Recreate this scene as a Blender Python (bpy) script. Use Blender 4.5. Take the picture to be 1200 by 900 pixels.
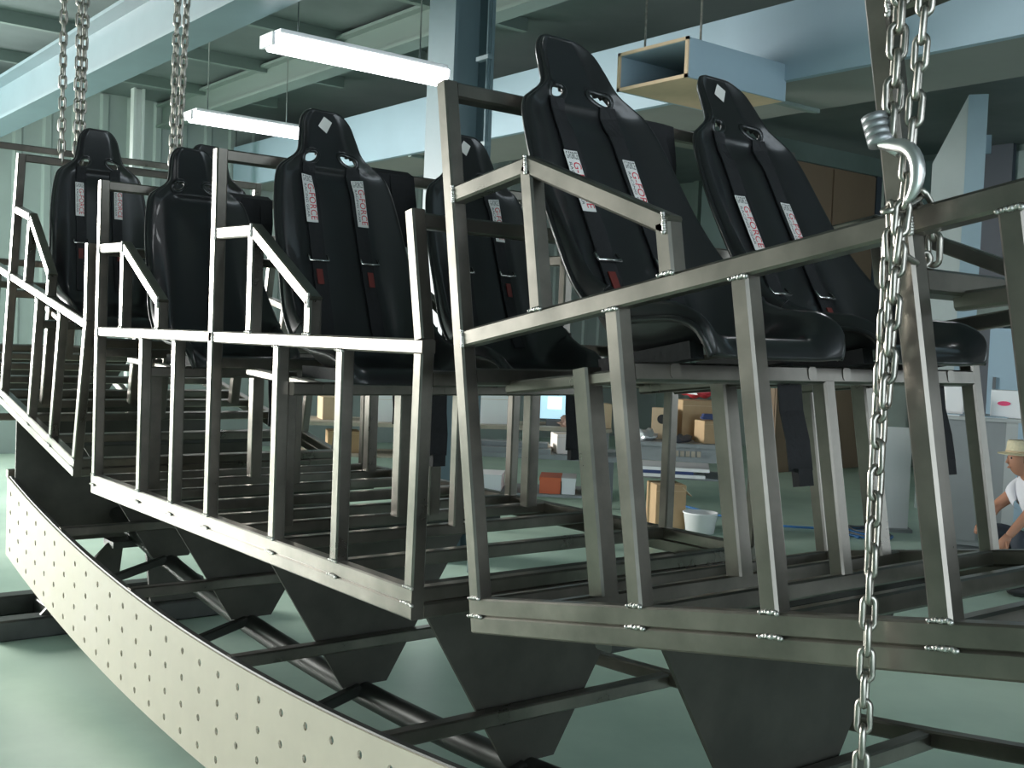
import bpy, bmesh, math, random
from mathutils import Vector, Matrix
random.seed(7)
for o in list(bpy.data.objects): bpy.data.objects.remove(o)
SC = bpy.context.scene
COL = SC.collection
V = Vector

# ------------------------------------------------------------------ camera
FPX = 1318.47                      # focal length in pixels of the 1200 x 900 frame
YAW, PITCH, ROLL = -0.9057, -0.0391, 0.0393
CAM = V((4.8096, -1.5335, 0.6359))
FLOOR = -1.02
_fw = V((math.sin(YAW)*math.cos(PITCH), math.cos(YAW)*math.cos(PITCH), math.sin(PITCH)))
_rt = V((math.cos(YAW), -math.sin(YAW), 0)); _up = _rt.cross(_fw)
RT = _rt*math.cos(ROLL) + _up*math.sin(ROLL)
UP = -_rt*math.sin(ROLL) + _up*math.cos(ROLL)
FW = _fw
cam_data = bpy.data.cameras.new('camera')
cam_data.sensor_width = 36; cam_data.lens = 36*FPX/1200; cam_data.clip_end = 200
cam = bpy.data.objects.new('camera', cam_data); COL.objects.link(cam)
m = Matrix((RT, UP, -FW)).transposed().to_4x4(); m.translation = CAM
cam.matrix_world = m
SC.camera = cam

def ray(px, py): return FW + RT*((px-600)/FPX) - UP*((py-450)/FPX)
def at_depth(px, py, d): return CAM + ray(px, py)*d
def on_z(px, py, z):
    r = ray(px, py); return CAM + r*((z-CAM.z)/r.z)
def on_y(px, py, y):
    r = ray(px, py); return CAM + r*((y-CAM.y)/r.y)
def on_x(px, py, x):
    r = ray(px, py); return CAM + r*((x-CAM.x)/r.x)

# ------------------------------------------------------------------ world, light, exposure
w = bpy.data.worlds.new('world'); SC.world = w; w.use_nodes = True
w.node_tree.nodes['Background'].inputs[0].default_value = (0.80, 0.92, 1.0, 1)
w.node_tree.nodes['Background'].inputs[1].default_value = 4.0
SC.view_settings.view_transform = 'Standard'
SC.view_settings.look = 'None'
SC.view_settings.gamma = 1.0
SC.view_settings.use_curve_mapping = False
SC.view_settings.exposure = 0.05

def area(name, loc, target, sx, sy, power, col):
    l = bpy.data.lights.new(name, 'AREA'); l.shape = 'RECTANGLE'; l.size = sx; l.size_y = sy
    l.energy = power; l.color = col
    o = bpy.data.objects.new(name, l); COL.objects.link(o); o.location = loc
    o.rotation_euler = (V(target)-V(loc)).to_track_quat('-Z', 'Y').to_euler()
    return o
# daylight through the wide opening in the end wall (out of frame on the left)
area('door_left_offscreen', (-9.85, -3.2, 1.35), (0, -2.6, 1.0), 4.4, 2.2, 2000, (1.0, 0.985, 0.95))
# ------------------------------------------------------------------ materials
MATS = {}
def mat(name, col, rough=0.5, metal=0.0, noise=0.0, nscale=8.0, col2=None, bump=0.0, coat=0.0,
        emit=None, estr=0.0, rvar=0.0, stretch=None, spec=0.5):
    if name in MATS: return MATS[name]
    mt = bpy.data.materials.new(name); mt.use_nodes = True
    nt = mt.node_tree; b = nt.nodes['Principled BSDF']
    b.inputs['Base Color'].default_value = (*col, 1); b.inputs['Roughness'].default_value = rough
    b.inputs['Metallic'].default_value = metal; b.inputs['Coat Weight'].default_value = coat
    b.inputs['Specular IOR Level'].default_value = spec
    if emit: b.inputs['Emission Color'].default_value = (*emit, 1); b.inputs['Emission Strength'].default_value = estr
    if noise or bump or rvar:
        tc = nt.nodes.new('ShaderNodeTexCoord'); mp = nt.nodes.new('ShaderNodeMapping')
        nt.links.new(tc.outputs['Object'], mp.inputs['Vector'])
        if stretch: mp.inputs['Scale'].default_value = stretch
        nz = nt.nodes.new('ShaderNodeTexNoise'); nz.inputs['Scale'].default_value = nscale
        nz.inputs['Detail'].default_value = 6; nz.inputs['Roughness'].default_value = 0.6
        nt.links.new(mp.outputs['Vector'], nz.inputs['Vector'])
        if noise:
            c2 = col2 or tuple(c*(1-noise) for c in col)
            rp = nt.nodes.new('ShaderNodeValToRGB')
            rp.color_ramp.elements[0].position = 0.35; rp.color_ramp.elements[1].position = 0.65
            rp.color_ramp.elements[0].color = (*c2, 1); rp.color_ramp.elements[1].color = (*col, 1)
            nt.links.new(nz.outputs['Fac'], rp.inputs['Fac']); nt.links.new(rp.outputs['Color'], b.inputs['Base Color'])
        if rvar:
            mr = nt.nodes.new('ShaderNodeMapRange'); mr.inputs['To Min'].default_value = max(0.02, rough-rvar)
            mr.inputs['To Max'].default_value = rough+rvar
            nt.links.new(nz.outputs['Fac'], mr.inputs['Value']); nt.links.new(mr.outputs['Result'], b.inputs['Roughness'])
        if bump:
            bp = nt.nodes.new('ShaderNodeBump'); bp.inputs['Strength'].default_value = bump; bp.inputs['Distance'].default_value = 0.01
            nt.links.new(nz.outputs['Fac'], bp.inputs['Height']); nt.links.new(bp.outputs['Normal'], b.inputs['Normal'])
    MATS[name] = mt
    return mt
STEEL = mat('bare_steel', (0.27, 0.247, 0.216), 0.30, 0.95, 0.35, 5, (0.175, 0.162, 0.142), rvar=0.08)
DARKSTEEL = mat('mill_scale_steel', (0.085, 0.088, 0.082), 0.42, 0.6, 0.4, 4, rvar=0.10)
PLATESTEEL = mat('gusset_steel', (0.085, 0.083, 0.068), 0.5, 0.3, 0.4, 4, rvar=0.08)
WELD = mat('weld_metal', (0.72, 0.70, 0.66), 0.3, 0.9, 0.5, 60, bump=0.6)
CREAM = mat('cream_primer', (0.69, 0.62, 0.50), 0.5, 0.0, 0.10, 3, rvar=0.08)
CHROME = mat('chrome', (0.75, 0.74, 0.72), 0.18, 1.0)
CHAINM = mat('galvanised_chain', (0.50, 0.47, 0.42), 0.32, 0.95, 0.4, 30)
SHELL = mat('black_gelcoat', (0.016, 0.016, 0.017), 0.30, 0.0, coat=0.35)
FABRIC = mat('black_webbing', (0.012, 0.012, 0.014), 0.75, 0.0, 0.3, 60, bump=0.2)
LABELW = mat('white_label', (0.78, 0.76, 0.74), 0.6)
RED = mat('red_print', (0.62, 0.03, 0.05), 0.6)
BLACKP = mat('black_print', (0.02, 0.02, 0.02), 0.6)
DIAMOND = mat('silver_sticker', (0.72, 0.70, 0.66), 0.35)

# ------------------------------------------------------------------ mesh helpers
def mesh_obj(name, bm, material, parent=None, smooth=False):
    me = bpy.data.meshes.new(name); bm.normal_update(); bm.to_mesh(me); bm.free()
    if smooth:
        for p in me.polygons: p.use_smooth = True
    mats = material if isinstance(material, (list, tuple)) else [material]
    for k in mats: me.materials.append(k)
    o = bpy.data.objects.new(name, me); COL.objects.link(o)
    if parent: o.parent = parent
    return o
def tag(o, label=None, cat=None, group=None, kind=None):
    if label: o['label'] = label
    if cat: o['category'] = cat
    if group: o['group'] = group
    if kind: o['kind'] = kind
    return o
def thing(name, label, cat, loc=(0, 0, 0), rot=(0, 0, 0), group=None):
    o = bpy.data.objects.new(name, None); COL.objects.link(o); o.empty_display_size = 0.1
    o.location = loc; o.rotation_euler = rot
    return tag(o, label, cat, group)
def add_prism(bm, prof, p0, p1, xaxis):
    """sweep a closed 2D profile (list of (a,b)) from p0 to p1; a along xaxis, b along axis x xaxis"""
    p0, p1 = V(p0), V(p1); ax = (p1-p0).normalized(); x = V(xaxis); x = (x-ax*x.dot(ax)).normalized(); y = ax.cross(x)
    A = [bm.verts.new(p0+x*a+y*b) for a, b in prof]; B = [bm.verts.new(p1+x*a+y*b) for a, b in prof]
    n = len(prof)
    for i in range(n): bm.faces.new((A[i], A[(i+1) % n], B[(i+1) % n], B[i]))
    bm.faces.new(A[::-1]); bm.faces.new(B)
def sq_profile(sx, sy, c=0.006):
    a, b = sx/2, sy/2; c = min(c, a*0.6, b*0.6)
    return [(a-c, -b), (a, -b+c), (a, b-c), (a-c, b), (-a+c, b), (-a, b-c), (-a, -b+c), (-a+c, -b)]
def add_tube(bm, p0, p1, sx=0.04, sy=None, xaxis=(0, 1, 0), c=0.005): add_prism(bm, sq_profile(sx, sy or sx, c), p0, p1, xaxis)
def tube(name, p0, p1, parent, material=STEEL, sx=0.04, sy=None, xaxis=(0, 1, 0), c=0.005):
    bm = bmesh.new(); add_tube(bm, p0, p1, sx, sy, xaxis, c); return mesh_obj(name, bm, material, parent)
def add_box(bm, lo, hi):
    lo, hi = V(lo), V(hi)
    vs = [bm.verts.new((x, y, z)) for x in (lo.x, hi.x) for y in (lo.y, hi.y) for z in (lo.z, hi.z)]
    for f in ((0, 1, 3, 2), (4, 6, 7, 5), (0, 4, 5, 1), (2, 3, 7, 6), (0, 2, 6, 4), (1, 5, 7, 3)): bm.faces.new([vs[i] for i in f])
def box(name, lo, hi, material, parent=None, bevel=0.0):
    bm = bmesh.new(); add_box(bm, lo, hi)
    if bevel: bmesh.ops.bevel(bm, geom=bm.edges[:], offset=bevel, segments=2, affect='EDGES')
    return mesh_obj(name, bm, material, parent)
def add_cyl(bm, p0, p1, r0, r1=None, n=16, caps=True):
    p0, p1 = V(p0), V(p1); r1 = r0 if r1 is None else r1
    ax = (p1-p0).normalized(); x = ax.orthogonal().normalized(); y = ax.cross(x)
    A = [bm.verts.new(p0+(x*math.cos(t)+y*math.sin(t))*r0) for t in [2*math.pi*i/n for i in range(n)]]
    B = [bm.verts.new(p1+(x*math.cos(t)+y*math.sin(t))*r1) for t in [2*math.pi*i/n for i in range(n)]]
    for i in range(n): bm.faces.new((A[i], A[(i+1) % n], B[(i+1) % n], B[i]))
    if caps: bm.faces.new(A[::-1]); bm.faces.new(B)
def add_sweep(bm, pts, r, n=8, closed=False):
    pts = [V(p) for p in pts]; m = len(pts); rings = []
    prev = None
    for i, p in enumerate(pts):
        if closed: t = (pts[(i+1) % m]-pts[i-1])
        else: t = pts[min(i+1, m-1)]-pts[max(i-1, 0)]
        t.normalize()
        x = t.orthogonal() if prev is None else (prev-t*prev.dot(t))
        x.normalize(); prev = x; y = t.cross(x)
        rr = r[i] if isinstance(r, (list, tuple)) else r
        rings.append([bm.verts.new(p+(x*math.cos(a)+y*math.sin(a))*rr) for a in [2*math.pi*k/n for k in range(n)]])
    for i in range(m if closed else m-1):
        A, B = rings[i], rings[(i+1) % m]
        for k in range(n): bm.faces.new((A[k], A[(k+1) % n], B[(k+1) % n], B[k]))
    if not closed: bm.faces.new(rings[0][::-1]); bm.faces.new(rings[-1])
def sweep(name, pts, r, material, parent=None, n=8, closed=False):
    bm = bmesh.new(); add_sweep(bm, pts, r, n, closed); return mesh_obj(name, bm, material, parent, smooth=True)
def add_poly(bm, pts, thick):
    """extruded polygon: 3D points in one plane, extruded by vector thick"""
    A = [bm.verts.new(p) for p in pts]; B = [bm.verts.new(V(p)+V(thick)) for p in pts]; n = len(pts)
    bm.faces.new(A); bm.faces.new(B[::-1])
    for i in range(n): bm.faces.new((A[i], B[i], B[(i+1) % n], A[(i+1) % n]))
    bmesh.ops.recalc_face_normals(bm, faces=bm.faces)
def poly(name, pts, thick, material, parent=None):
    bm = bmesh.new(); add_poly(bm, pts, thick); return mesh_obj(name, bm, material, parent)
def structure(o): o['kind'] = 'structure'; return o
def link_copy(src, parent, loc=None, rot=None):
    c = src.copy(); COL.objects.link(c); c.parent = parent
    if loc is not None: c.location = loc
    if rot is not None: c.rotation_euler = rot
    return c

# ------------------------------------------------------------------ hall (the setting)
FLOORM = mat('green_floor_paint', (0.55, 0.70, 0.58), 0.38, 0.0, 0.30, 0.7, (0.36, 0.50, 0.415), rvar=0.14)
nt = FLOORM.node_tree
WALLM = mat('painted_sheet_wall', (0.46, 0.51, 0.50), 0.5, 0.0, 0.10, 1.5)
CEILM = mat('grey_roof_sheet', (0.15, 0.18, 0.18), 0.5, 0.0, 0.25, 0.6, (0.09, 0.115, 0.115))
BEAMM = mat('blue_grey_beam_paint', (0.115, 0.175, 0.195), 0.45, 0.0, 0.12, 2)
FASCIA = mat('pale_blue_board', (0.30, 0.41, 0.48), 0.5, 0.0, 0.06, 2)
SOFFIT = mat('soffit_board', (0.27, 0.28, 0.26), 0.6, 0.0, 0.08, 1.5)
BROWN = mat('brown_board', (0.30, 0.205, 0.135), 0.6, 0.0, 0.12, 1.2)
GREENPANEL = mat('grey_green_panel', (0.20, 0.26, 0.24), 0.6, 0.0, 0.2, 1.2)
DOORDARK = mat('dark_blue_door_paint', (0.07, 0.085, 0.11), 0.55)
PURLIN = mat('green_grey_purlin', (0.17, 0.22, 0.20), 0.5)

XW, YB, CEIL = -10.0, 13.5, 3.6
structure(box('floor', (XW-0.3, -7, FLOOR-0.15), (10, YB+0.3, FLOOR), FLOORM))
structure(box('ceiling', (XW-0.3, -7, CEIL), (10, YB+0.3, CEIL+0.15), CEILM))
# end wall with a wide daylight opening
wl = structure(box('wall_left', (XW-0.2, -0.9, FLOOR), (XW, YB, CEIL), WALLM))
structure(box('wall_left_corner', (XW-0.2, -7, FLOOR), (XW, -5.5, CEIL), WALLM))
structure(box('wall_left_lintel', (XW-0.2, -5.5, 2.5), (XW, -0.9, CEIL), WALLM))
structure(box('wall_left_sill', (XW-0.2, -5.5, FLOOR), (XW, -0.9, 0.22), WALLM))
rib0 = None
for i in range(40):       # corrugated cladding ribs, one object each
    y = -0.6+i*0.35
    if rib0 is None:
        bm = bmesh.new()
        add_prism(bm, [(-0.07, 0), (-0.035, -0.035), (0.035, -0.035), (0.07, 0)], (XW-0.005, 0, 0.2), (XW-0.005, 0, CEIL-0.02), (0, 1, 0))
        rib0 = mesh_obj('cladding_rib', bm, WALLM, wl); rib0.location = (0, y, 0)
    else: link_copy(rib0, wl, (0, y, 0))
structure(box('wall_front', (XW, -5.6, FLOOR), (10, -5.5, CEIL), GREENPANEL))
structure(box('wall_back', (XW, YB, FLOOR), (10, YB+0.2, CEIL), GREENPANEL))

# partition of brown boards standing crosswise at the far side of the hall
part = structure(box('wall_partition', (-5.02, 10.6, FLOOR), (-4.92, 12.62, 3.2), BROWN))
for k, y in enumerate((10.6, 11.62)):
    box('board', (-4.92, y+0.012, FLOOR+0.06), (-4.895, y+0.99, 3.18), BROWN, part)
structure(box('beam_partition', (-5.05, 9.0, 3.2), (-4.86, 13.2, 3.45), GREENPANEL))
structure(box('trim_partition_post', (-5.0, 12.62, FLOOR), (-4.88, 12.74, 3.2), DOORDARK))
# big bulkhead duct under the roof: pale fascia, soffit, back
MZ = 2.60; MY = 5.0
structure(box('trim_1', (-9.95, MY, MZ-0.02), (10, MY+0.06, MZ+0.54), FASCIA))
structure(box('ceiling_soffit', (-9.95, MY+0.06, MZ), (10, 6.05, MZ+0.08), SOFFIT))
structure(box('trim_2', (-9.95, 5.97, MZ+0.08), (10, 6.05, MZ+0.54), FASCIA))
for k in range(7):
    xx = -7.9+2.3*k
    structure(box('trim_soffit_batten', (xx, MY+0.08, MZ-0.03), (xx+0.06, 6.03, MZ), GREENPANEL))
# back wall: posts, lintel, dark door, side wall with an added, unseen window
TEAL = mat('teal_grey_sheet', (0.26, 0.34, 0.34), 0.5, 0.0, 0.15, 1.0)
for k in range(9):
    xx = -9.2+1.9*k
    structure(box('trim_wall_post', (xx, YB-0.10, FLOOR), (xx+0.12, YB, CEIL), GREENPANEL))
    structure(box('wall_back_panel', (xx+0.16, YB-0.05, 1.55), (xx+1.86, YB-0.005, CEIL-0.1), TEAL))
structure(box('beam_lintel', (-9.9, YB-0.22, 1.2), (9.9, YB-0.12, 1.45), GREENPANEL))
d0 = on_y(1135, 240, YB-0.1); d1 = on_y(1192, 125, YB-0.1)
dr = structure(box('door_1', (d0.x, YB-0.14, FLOOR), (d1.x, YB-0.06, d1.z), DOORDARK))
box('door_handle', (d0.x+0.06, YB-0.18, 0.0), (d0.x+0.10, YB-0.14, 0.14), CHROME, dr)
wr_ = structure(box('wall_right', (7.9, 3, FLOOR), (8.1, 6.9, CEIL), WALLM))
structure(box('wall_right_end', (7.9, 11.5, FLOOR), (8.1, YB, CEIL), WALLM))
structure(box('wall_right_sill', (7.9, 6.9, FLOOR), (8.1, 11.5, 0.1), WALLM))
structure(box('wall_right_head', (7.9, 6.9, 2.5), (8.1, 11.5, CEIL), WALLM))
wf = structure(box('window_added', (7.95, 6.9, 0.06), (8.05, 11.5, 0.14), FASCIA))  # unseen window, added so sky light reaches the back of the hall
for yy in (6.9, 9.17, 11.44): box('window_added_frame', (7.95, yy, 0.1), (8.05, yy+0.06, 2.5), FASCIA, wf)
# roof beams and purlins
def ibeam(name, p0, p1, h, b, material):
    bm = bmesh.new(); t = 0.03
    prof = [(-b/2, -h/2), (b/2, -h/2), (b/2, -h/2+t), (t/2, -h/2+t), (t/2, h/2-t), (b/2, h/2-t), (b/2, h/2), (-b/2, h/2), (-b/2, h/2-t), (-t/2, h/2-t), (-t/2, -h/2+t), (-b/2, -h/2+t)]
    p0, p1 = V(p0), V(p1); ax = (p1-p0).normalized(); z = V((0, 0, 1)); x = z.cross(ax) if abs(ax.z) < 0.9 else V((1, 0, 0))
    if abs(ax.z) >= 0.9: z = ax.cross(x)
    A = [bm.verts.new(p0+x*a+z*c) for a, c in prof]; B = [bm.verts.new(p1+x*a+z*c) for a, c in prof]
    n = len(prof)
    for i in range(n): bm.faces.new((A[i], A[(i+1) % n], B[(i+1) % n], B[i]))
    bm.faces.new(A[::-1]); bm.faces.new(B)
    bmesh.ops.recalc_face_normals(bm, faces=bm.faces)
    return structure(mesh_obj(name, bm, material))
ibeam('beam_crane_rail', (-9.95, 1.50, 2.86), (9.9, 1.50, 2.86), 0.44, 0.30, BEAMM)
ibeam('beam_roof', (-9.95, 4.0, 3.4), (9.9, 4.0, 3.4), 0.3, 0.2, PURLIN)
for k, x in enumerate((-8.6, -6.9, -5.2, -3.5, -1.8, -0.1, 1.6, 3.3, 5.0)):
    structure(box('purlin', (x, -6.9, CEIL-0.12), (x+0.07, 4.95, CEIL), PURLIN))
# columns
ibeam('column_steel', (-2.12, 3.30, FLOOR), (-2.12, 3.30, CEIL), 0.36, 0.34, BEAMM)
pw = on_x(161, 140, -9.4)
ibeam('column_end_wall', (-9.4, pw.y, FLOOR), (-9.4, pw.y, CEIL), 0.14, 0.12, mat('white_column_paint', (0.8, 0.82, 0.82), 0.5))
# cable conduit beside the steel column
cd = thing('conduit', 'thin blue conduit clipped beside the blue-grey steel column', 'pipe', (on_y(573, 50, 3.15).x, 3.15, FLOOR))
mesh_c = bmesh.new(); add_cyl(mesh_c, (0, 0, 0), (0, 0, CEIL-FLOOR), 0.014, n=8); mesh_obj('tube', mesh_c, BEAMM, cd, True)
for z in (0.6, 1.8, 3.0, 3.6): box('clip', (-0.12, -0.02, z), (0.02, 0.02, z+0.03), BEAMM, cd)

# fluorescent lamps
TUBE = mat('lit_tube', (1, 1, 1), 0.4, emit=(0.95, 0.97, 1.0), estr=7)
HOUS = mat('white_enamel', (0.75, 0.77, 0.78), 0.4)
def fluoro(x, y0, y1, z, label, name='fluorescent_lamp'):
    L = y1-y0
    t = thing(name, label, 'ceiling lamp', (x, (y0+y1)/2, z), group='lit fluorescent lamps')
    bm = bmesh.new()
    prof = [(-0.105, -0.075), (-0.095, -0.015), (-0.06, 0.015), (0.06, 0.015), (0.095, -0.015), (0.105, -0.075)]
    add_prism(bm, prof, (0, -L/2+0.02, 0), (0, L/2-0.02, 0), (1, 0, 0)); bmesh.ops.recalc_face_normals(bm, faces=bm.faces)
    mesh_obj('diffuser', bm, TUBE, t)
    box('housing', (-0.10, -L/2+0.03, 0.074), (0.10, L/2-0.03, 0.105), HOUS, t)
    for s_ in (-1, 1):
        box('end_cap', (-0.09, s_*(L/2)-0.02, 0.0), (0.09, s_*(L/2)+0.0, 0.08), HOUS, t)
        bm = bmesh.new(); add_cyl(bm, (0, s_*L*0.35, 0.11), (0, s_*L*0.35, CEIL-z), 0.006, n=6); mesh_obj('hanger', bm, CHROME, t)
    return t
fluoro(-1.83, 1.62, 2.95, 2.42, 'long lit fluorescent lamp hanging right before the steel column')
fluoro(-5.6, 2.62, 3.80, 2.60, 'lit fluorescent lamp hanging farther off toward the corrugated end wall')
fluoro(1.05, 3.35, 4.40, 3.02, 'lit fluorescent lamp hanging before the pale bulkhead fascia', 'fluorescent_lamp_offscreen')

# ------------------------------------------------------------------ the ride: three welded bays on one arc
T = 0.04; W = 1.333; RAIL = 0.5836; TALL = 1.2334; PITCHR = 1.18; LEN = 2.4434
POSE = {'A': (-2.678, 0.4904, -0.1843), 'B': (0.0, 0.0, 0.0028), 'C': (2.7235, 0.0336, 0.1753)}
LEGS = {'A': (0.528, 0.858, 1.707, 2.08), 'B': (0.528, 0.858, 1.673, 2.06), 'C': (0.528, 0.858, 1.357, 1.72, 2.08)}
weld_mesh = None
def weld_data():
    global weld_mesh
    if weld_mesh is None:
        bm = bmesh.new(); rnd = random.Random(3)
        for i in range(9):
            c = V((-0.018+0.0045*i, rnd.uniform(-.001, .001), rnd.uniform(-.0015, .0015)))
            bmesh.ops.create_icosphere(bm, subdivisions=1, radius=0.004+0.002*rnd.random(), matrix=Matrix.Translation(c))
        weld_mesh = bpy.data.meshes.new('weld_bead'); bm.to_mesh(weld_mesh); bm.free()
        for p in weld_mesh.polygons: p.use_smooth = True
        weld_mesh.materials.append(WELD)
    return weld_mesh
def weld(parent, loc, rot=(0, 0, 0), s=1.0):
    o = bpy.data.objects.new('weld_bead', weld_data()); COL.objects.link(o); o.parent = parent
    o.location = loc; o.rotation_euler = rot; o.scale = (s, 1, 1); return o
def bay(key, label):
    x, z, th = POSE[key]
    t = thing('bay_frame', label, 'ride frame', (x, 0, z), (0, -th, 0), group='welded bay frames of the ride')
    YN, YF = T/2, W-T/2
    for y, near in ((YN, True), (YF, False)):
        # base: two stacked beams, rail
        tube('base_beam', (0, y, -T/2), (LEN+T, y, -T/2), t, c=0.004)
        tube('base_beam', (0.002, y, -T*1.5), (LEN+T, y, -T*1.5), t, c=0.004)
        tube('side_rail', (T-0.004, y, RAIL+T/2), (LEN+T+0.008, y, RAIL+T/2), t)
        # tall posts behind each seat row, cut legs under the rail
        for u in (0, PITCHR):
            tube('tall_post', (u+T/2, y, 0), (u+T/2, y, TALL), t)
        for u in LEGS[key]:
            tube('leg', (u+T/2, y, 0), (u+T/2, y, RAIL+0.002), t)
        tube('end_post', (LEN+T/2, y, 0), (LEN+T/2+0.008, y, RAIL+0.002), t)
        tube('end_post', (LEN+T/2+0.008, y, RAIL+T-0.002), (LEN+T/2-0.055, y, 0.945), t)
        # armrest: top bar, sloping bar, middle support, short front post
        for u0 in (0, PITCHR):
            if key == 'A' and u0 == 0 and not near: continue
            tube('armrest_bar', (u0+T-0.004, y, 0.950), (u0+0.322, y, 0.944), t)
            tube('armrest_slope', (u0+0.308, y, 0.949), (u0+0.716, y, 0.716), t)
            tube('armrest_support', (u0+0.313, y, RAIL+T-0.002), (u0+0.313, y, 0.93), t)
            tube('armrest_post', (u0+0.705, y, RAIL+T-0.002), (u0+0.705, y, 0.722), t)
    # crosswise members
    for u in (0, PITCHR):
        tube('top_crossbar', (u+T/2, T-0.003, TALL-T/2), (u+T/2, W-T+0.003, TALL-T/2), t, STEEL, xaxis=(1, 0, 0))
        tube('back_crossbar', (u+T/2, T-0.003, 0.515), (u+T/2, W-T+0.003, 0.515), t, STEEL, xaxis=(1, 0, 0))
        ul = [v for v in LEGS[key] if v > u][0]
        uf = u+0.548
        if abs(ul-(u+0.528)) > 0.05: uf = u+0.548
        tube('front_crossbar', (uf, T-0.003 if abs(ul-(u+0.528)) < 0.05 else 0.10, 0.458), (uf, W-T+0.003, 0.458), t, STEEL, xaxis=(1, 0, 0))
        for y in (0.15, 0.60, 0.73, 1.18):
            tube('seat_leg', (u+0.30, y, -0.002), (u+0.30, y, 0.50), t, STEEL, 0.05, 0.05)
            tube('seat_bearer', (u+0.02, y, 0.49), (u+0.57, y, 0.46), t, STEEL, 0.03, 0.03)
        tube('front_leg', (uf, 0.665, -0.002), (uf, 0.665, 0.445), t, STEEL)
    tube('end_crossbar', (LEN+T/2-0.052, T-0.003, 0.92), (LEN+T/2-0.052, W-T+0.003, 0.92), t, STEEL, xaxis=(1, 0, 0))
    tube('end_crossbar', (LEN+T/2+0.008, T-0.003, RAIL-0.06), (LEN+T/2+0.008, W-T+0.003, RAIL-0.06), t, STEEL, xaxis=(1, 0, 0))
    for u in (0.02, 0.27, 0.548, 0.878, 1.20, 1.42, 1.69, 2.07, LEN+T/2):
        tube('floor_rung', (u, T-0.003, -T/2), (u, W-T+0.003, -T/2), t, STEEL, xaxis=(1, 0, 0))
    for u in (0.02, PITCHR+0.02, LEN+T/2):
        tube('under_crossbar', (u, T-0.003, -T*1.5), (u, W-T+0.003, -T*1.5), t, STEEL, 0.045, 0.04, xaxis=(1, 0, 0))
    # weld beads on the open side
    for u in (0.0, PITCHR)+LEGS[key]+(LEN,):
        weld(t, (u+T/2, 0.001, 0.001)); weld(t, (u+T/2, -0.001, -T), s=1.25)
    for u in LEGS[key]: weld(t, (u+T/2, 0.0, RAIL))
    for u0 in (0, PITCHR):
        weld(t, (u0+0.313, 0.0, RAIL+T+0.001)); weld(t, (u0+0.705, 0.0, RAIL+T+0.001))
        weld(t, (u0+0.318, 0.0, 0.945), (0, math.pi/2, 0)); weld(t, (u0+0.712, 0.0, 0.722), (0, math.pi/2, 0))
        weld(t, (u0+T+0.002, 0.0, 0.950), (0, math.pi/2, 0)); weld(t, (u0+T+0.002, 0.0, RAIL+T/2), (0, math.pi/2, 0))
    return t
bayA = bay('A', 'welded steel tube bay frame at the brightly lit end, under the pale chains')
bayB = bay('B', 'level middle bay frame of welded square steel tube between the two tilted bays')
bayC = bay('C', 'welded steel tube bay frame with the rigging chain hooked on its rail')

# ------------------------------------------------------------------ spine, gussets, ties and cream perforated plate
XC, RAD = 1.25, 15.0
def rise(x): return RAD-math.sqrt(RAD*RAD-(x-XC)**2)
YM = W/2
sp = thing('spine_frame', 'dark steel spine pipe with trapezoid gussets welded under the bays', 'ride frame', (XC, YM, FLOOR))
def spl(p): return V(p)-V((XC, YM, FLOOR))
xs = [-3.6+i*0.2 for i in range(50)]
sweep('spine_pipe', [spl((x, YM, -0.725+rise(x))) for x in xs], 0.045, DARKSTEEL, sp, 16)
def base_z(x):
    if x < -0.23: x0, z0, th = POSE['A']
    elif x > 2.6: x0, z0, th = POSE['C']
    else: x0, z0, th = POSE['B']
    return z0+(x-x0)*math.tan(th)-2*T/math.cos(th)
TRAPS = (-2.75, -1.78, -0.80, 0.168, 1.163, 2.157, 3.12, 4.08, 5.0)
for x in TRAPS:
    zt = min(base_z(x-0.01), base_z(x+0.01))+0.004; zb = -0.69+rise(x)
    hw = 0.10+(zt-zb)*0.58
    pts = [(x, YM-hw, zt), (x, YM+hw, zt), (x, YM+hw, zt-0.03), (x, YM+0.095, zb), (x, YM-0.095, zb), (x, YM-hw, zt-0.03)]
    poly('gusset_plate', [spl(p) for p in pts], (0.012, 0, 0), PLATESTEEL, sp)
    # cross tie in front of the gusset, from the cream plate to the far chord
    zc = -0.515+rise(x)
    tube('cross_tie', spl((x+0.04, 0.10, zc)), spl((x+0.04, 1.235, zc)), sp, STEEL, 0.045, 0.045, xaxis=(1, 0, 0))
    # knee strut from the pipe out to the plate
    if x > -1.6: tube('knee_strut', spl((x+0.02, YM-0.03, -0.70+rise(x))), spl((x+0.02, 0.125, -0.84+rise(x))), sp, DARKSTEEL, 0.04, 0.04, xaxis=(1, 0, 0))
    # saddle beams carrying the bay
    tube('saddle_beam', spl((x, 0.06, zt-0.012)), spl((x, W-0.06, zt-0.012)), sp, DARKSTEEL, 0.05, 0.03, xaxis=(1, 0, 0))
poly('bulkhead_plate', [spl((-1.62, 0.11, -0.58)), spl((-1.62, 1.22, -0.58)), spl((-1.62, 1.22, 0.17)), spl((-1.62, 0.11, 0.17))], (0.012, 0, 0), PLATESTEEL, sp)
zc = [(-0.515+rise(x)) for x in xs]
bm = bmesh.new()
for i in range(len(xs)-1):
    add_tube(bm, spl((xs[i], 1.24, zc[i])), spl((xs[i+1]+0.001, 1.24, zc[i+1])), 0.045, 0.045)
mesh_obj('far_chord', bm, STEEL, sp)

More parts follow.
